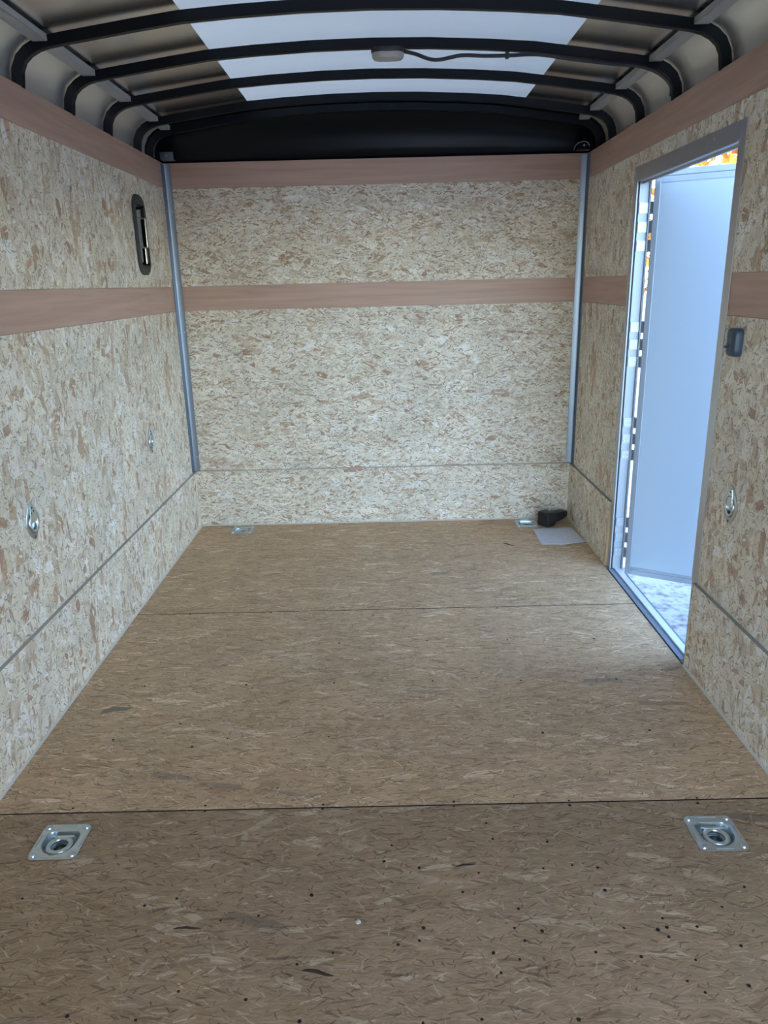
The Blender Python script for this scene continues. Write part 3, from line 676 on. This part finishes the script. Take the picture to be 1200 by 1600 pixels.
for nm, a, b, m_ in (('upright_bar', (-.004, .030, -.048), (.016, .050, .070), 'grey_lt'), ('upright_bar', (-.012, .034, -.120), (.004, .044, -.052), 'chrome'), ('upright_bar', (-.006, .050, .074), (.010, .060, .118), 'black')):
    mm_ = M['chrome'] if m_ != 'black' else M['black']
    box(nm, a, b, mm_, vent, .002)
for z in (.072, -.050):
    k = MB(); k.tube([(.009, -.046, z), (.012, .052, z)], .0018, 8); k.build('cross_rod', M['chrome'], vent, smooth=True)
for y, z in ((-.053, .118), (-.050, -.108)):
    k = MB(); k.dome((.0076, y, z), (1, 0, 0), .004, .002, 10, 3); k.build('screw', M['chrome'], vent, smooth=True)

# ------------------------------------------------------------------ toggle switch on the right wall
sw = empty('light_switch', (W, -1.806, 1.105)); tag(sw, 'dark blue-black surface light switch with toggle, right wall behind the door', 'switch')
k = MB(); k.loft([[(-w_, a*s_, b*s_) for a, b in rrect(.030, .040, .012, 32)] for w_, s_ in ((.0002, 1), (.016, 1), (.021, .92), (.022, .85))], False, True); k.build('housing', M['slate'], sw, smooth=True)
k = MB(); k.box((-.0245, -.006, -.026), (-.0222, .016, .018)); k.build('bezel', M['slate'], sw, bevel=.001)
k = MB(); k.tube([(-.0245, .008, -.010), (-.034, .012, -.014)], [.0045, .0035], 10); k.build('toggle', M['slate'], sw, smooth=True)

# ------------------------------------------------------------------ dome light and its cable
dl = empty('dome_light', (1.107, -1.103, 2.0632)); tag(dl, 'oval dome light with clear lens under the roof bow in front of the skylight', 'light')
k = MB(); k.loft([[(a*s_, b*s_, z) for a, b in rrect(.058, .034, .033, 40)] for z, s_ in ((-.0005, 1), (-.013, 1.0), (-.015, .97))]); k.build('base', M['black'], dl, smooth=True)
k = MB(); k.loft([[(a*s_, b*s_, z) for a, b in rrect(.056, .033, .032, 40)] for z, s_ in ((-.0155, 1), (-.027, .97), (-.033, .88), (-.034, .75))]); k.build('lens', M['lens'], dl, smooth=True)
for x in (-.036, .036):
    k = MB(); k.tube([(x, 0, -.0155), (x, 0, -.026)], .004, 8); k.build('screw', M['zinc_dark'], dl, smooth=True)
def smooth_path(p, k=5):
    p = [Vector(q) for q in p]; out = []
    for i in range(len(p)-1):
        a, b, c, d = p[max(i-1, 0)], p[i], p[i+1], p[min(i+2, len(p)-1)]
        for j in range(k):
            t = j/k; out.append(.5*((2*b)+(c-a)*t+(2*a-5*b+4*c-d)*t*t+(3*b-a-3*c+d)*t**3))
    return out+[p[-1]]
k = MB(); yc = -1.103
k.tube(smooth_path([(1.160, yc, 2.054), (1.20, yc-.004, 2.044), (1.27, yc-.004, 2.024), (1.36, yc-.004, 2.036), (1.44, yc, 2.0335), (1.52, yc, 2.033), (1.62, yc-.018, 2.029), (1.74, yc-.0195, 2.012), (1.87, yc-.0195, 1.996), (1.97, yc-.0195, 1.986), (2.04, yc-.0195, 1.962), (2.083, yc-.0195, 1.925), (2.088, yc-.0195, 1.892)]), .0062, 8)
cb = tag(k.build('cable', M['black'], smooth=True), 'black cable drooping from the dome light and running along the roof bow', 'cable')
k = MB(); k.box((1.512, yc-.009, 2.024), (1.524, yc+.009, 2.046)); k.build('clip', M['black'], cb, bevel=.001)

# ------------------------------------------------------------------ corner brackets at the front cap
for x, sx, lab in ((0, 1, 'left'), (W, -1, 'right')):
    r_ = empty('corner_bracket', (x, 0, 1.8905)); tag(r_, 'small %s metal bracket on top of the wall in the %s upper corner' % ('grey blue' if sx > 0 else 'black', lab), 'bracket', 'brackets in the upper corners')
    mm_ = M['alu_trim'] if sx > 0 else M['bow']
    k = MB(); k.box((.004*sx, -.052, 0), (.066*sx, -.006, .003)); k.build('foot', mm_, r_)
    k = MB(); k.box((.006*sx, -.050, .0032), (.066*sx, -.046, .036)); k.box((.002*sx, -.050, .0032), (.006*sx, -.012, .036)); k.build('upright', mm_, r_, bevel=.001)
    k = MB(); k.dome((.034*sx, -.0505, .020), (0, -1, 0), .005, .003, 10, 3); k.build('bolt', M['zinc'], r_, smooth=True)
k = MB(); k.tube(smooth_path([(W-.088, -.062, 1.8865), (W-.075, -.064, 1.912), (W-.05, -.066, 1.924), (W-.025, -.066, 1.921), (W-.012, -.064, 1.906)]), .0016, 6)
tag(k.build('wire', M['caulk'], smooth=True), 'thin pale wire looping out of the right upper corner', 'wire')

# ------------------------------------------------------------------ loose things on the floor
pc = [(1.854, -.206), (2.069, -.188), (2.082, -.450), (1.850, -.471)]
k = MB(); nx, ny = 16, 20; rows = []
for j in range(ny+1):
    v = j/ny; row = []
    for i in range(nx+1):
        u = i/nx; x = (1-u)*((1-v)*pc[0][0]+v*pc[3][0])+u*((1-v)*pc[1][0]+v*pc[2][0]); y = (1-u)*((1-v)*pc[0][1]+v*pc[3][1])+u*((1-v)*pc[1][1]+v*pc[2][1])
        z = .0012+.004*max(0, v-.8)/.2*(.5+.5*math.sin(u*9))+.0015*math.sin(u*6+v*4)**2+.006*max(0, u-.85)/.15*max(0, v-.6)/.4
        row.append((x-1.96, y+.33, z))
    rows.append(row)
k.loft(rows, False, False, closed=False)
pp = k.build('paper_sheet', M['paper'], smooth=True, loc=(1.96, -.33, .0002)); s_ = pp.modifiers.new('solid', 'SOLIDIFY'); s_.thickness = .0004; s_.offset = 1
tag(pp, 'white printed paper sheet with slightly curled edge, on the floor in the back right corner', 'paper')
# black block: square padded head and a narrower body running back into the corner
bl = empty('plastic_block', (1.936, -.150, 0)); tag(bl, 'black square-headed plastic block with narrower body, lying in the back right corner', 'block')
bl.rotation_euler.z = math.radians(-54)     # body runs along local +y
k = MB(); k.loft([[(a*s_, y, b*s_+.0415) for a, b in rrect(.040, .0405, .010, 32)] for y, s_ in ((-.024, .90), (-.020, .97), (-.012, 1), (.028, 1), (.034, .95))], smooth_ if False else True, True)
k.build('head', M['black'], bl, smooth=True)
k = MB(); k.loft([[(a*sx, y, b*sz+cz) for a, b in rrect(.034, .028, .010, 24)] for y, sx, sz, cz in ((.0345, .95, 1, .040), (.09, .9, .86, .042), (.142, .75, .66, .044), (.155, .5, .5, .044))]); k.build('body', M['black'], bl, smooth=True)
k = MB(); k.box((-.026, -.0262, .014), (.026, -.0242, .068)); k.build('face_pad', M['rubber'], bl, bevel=.002)
# crumbs
def crumb(name, px, py, r, m_, label, cat):
    p = at_floor(px, py); bm = bmesh.new(); bmesh.ops.create_icosphere(bm, subdivisions=2, radius=r)
    for vtx in bm.verts: vtx.co *= random.uniform(.75, 1.2); vtx.co.z = max(vtx.co.z*.7, -r*.5)
    me = bpy.data.meshes.new(name); bm.to_mesh(me); bm.free(); me.materials.append(m_)
    o = bpy.data.objects.new(name, me); C.objects.link(o); o.location = (p.x, p.y, r*.5); tag(o, label, cat)
crumb('plaster_crumb', 560, 1442, .0055, M['caulk'], 'tiny white crumb on the near floor, in the middle of the photo', 'crumb')
# splinters: (pixel a, pixel b, width)
def splinter(a, b, wd, label, m_):
    p, q = at_floor(*a), at_floor(*b); d = q-p; n = Vector((-d.y, d.x, 0)).normalized(); mid = p+d*.45
    k = MB(); mul = [(0, .12), (.18, .8), (.45, 1), (.75, .8), (1, .15)]
    rings = []
    for t, w_ in mul:
        c = p+d*t+n*math.sin(t*5)*wd*.4; rings.append([c+n*wd*w_*.5-p, c-n*wd*w_*.5-p, c-n*wd*w_*.4-p+Vector((0, 0, .0009)), c+n*wd*w_*.4-p+Vector((0, 0, .0009))])
    k.loft(rings); o = k.build('wood_splinter', m_, loc=(p.x, p.y, .0002)); tag(o, label, 'splinter')
SPD = mat('dark_splinter', (.06, .035, .022), .8); SPT = mat('tan_splinter', (.27, .20, .15), .6)
splinter((270, 1452), (314, 1449), .007, 'dark curved wood splinter on the near floor, left of middle', SPD)
splinter((711, 1355), (743, 1349), .006, 'short black wood splinter on the near floor, right of middle', SPD)
splinter((471, 1517), (522, 1523), .009, 'reddish dark splinter near the bottom edge of the photo', SPD)
splinter((785, 849), (805, 853), .010, 'dark thin sliver on the far floor, left of the paper', SPD)
splinter((156, 1116), (206, 1103), .030, 'flat grey-tan flake with raised edge on the floor near the left wall', SPT)

# ------------------------------------------------------------------ outside: autumn trees beyond the door
def make_tree(seed):
    rnd = random.Random(seed); root = empty('autumn_tree'); k = MB(); h = rnd.uniform(8, 11)
    pts = [(rnd.uniform(-.2, .2)*i/4, rnd.uniform(-.2, .2)*i/4, h*i/6) for i in range(7)]
    k.tube(pts, [.20-.027*i for i in range(7)], 8); k.build('trunk', M['bark'], root, smooth=True)
    br = MB(); lf = MB()
    for i in range(34):
        z = rnd.uniform(.6, h); a = rnd.uniform(0, 2*PI); l = rnd.uniform(1.0, 2.4)*(1.1-z/h*.5); t = z/h*6; i0 = min(int(t), 5)
        c = Vector(pts[i0]).lerp(Vector(pts[i0+1]), t-i0); e = c+Vector((math.cos(a)*l, math.sin(a)*l, l*.55)); m_ = c.lerp(e, .5)+Vector((0, 0, -.1))
        br.tube([c, m_, e], [.04, .024, .008], 5, caps=False)
        for j in range(3):
            p = c.lerp(e, rnd.uniform(.4, .9)); a2 = rnd.uniform(0, 2*PI); q = p+Vector((math.cos(a2), math.sin(a2), rnd.uniform(0, 1)))*.6; br.tube([p, q], [.012, .004], 4, caps=False)
        for j in range(110):
            p = c.lerp(e, rnd.uniform(.2, 1.05))+Vector((rnd.gauss(0, .34), rnd.gauss(0, .34), rnd.gauss(0, .34)))
            n = Vector((rnd.gauss(0, 1), rnd.gauss(0, 1), rnd.gauss(0, 1))).normalized(); u = n.orthogonal().normalized()*.075; w_ = n.cross(u)*.7
            lf.quad([p-u, p-w_, p+u, p+w_])
    b_ = br.build('branches', M['bark'], root, weld=False); b_['kind'] = 'stuff'
    l_ = lf.build('foliage', M['leaf'], root, weld=False); l_['kind'] = 'stuff'
    return root
protos = [make_tree(3), make_tree(11)]
rnd = random.Random(5)
for i, (x, y) in enumerate([(5.2, 3.8), (8.0, 9.0), (11.2, 4.4), (6.6, 16.0), (13.2, 10.4), (12.6, 17.0), (17.5, 5.0), (9.5, 23.0), (19.5, 13.0)]):
    p = protos[i % 2]; o = p if i < 2 else copy_tree(p)
    o.location = (x, y, -.52); o.rotation_euler.z = rnd.uniform(0, 6); s_ = rnd.uniform(.8, 1.0); o.scale = (s_, s_, s_)
    tag(o, 'sunlit orange-leaved autumn tree beyond the open side door', 'tree', 'autumn trees beyond the door')
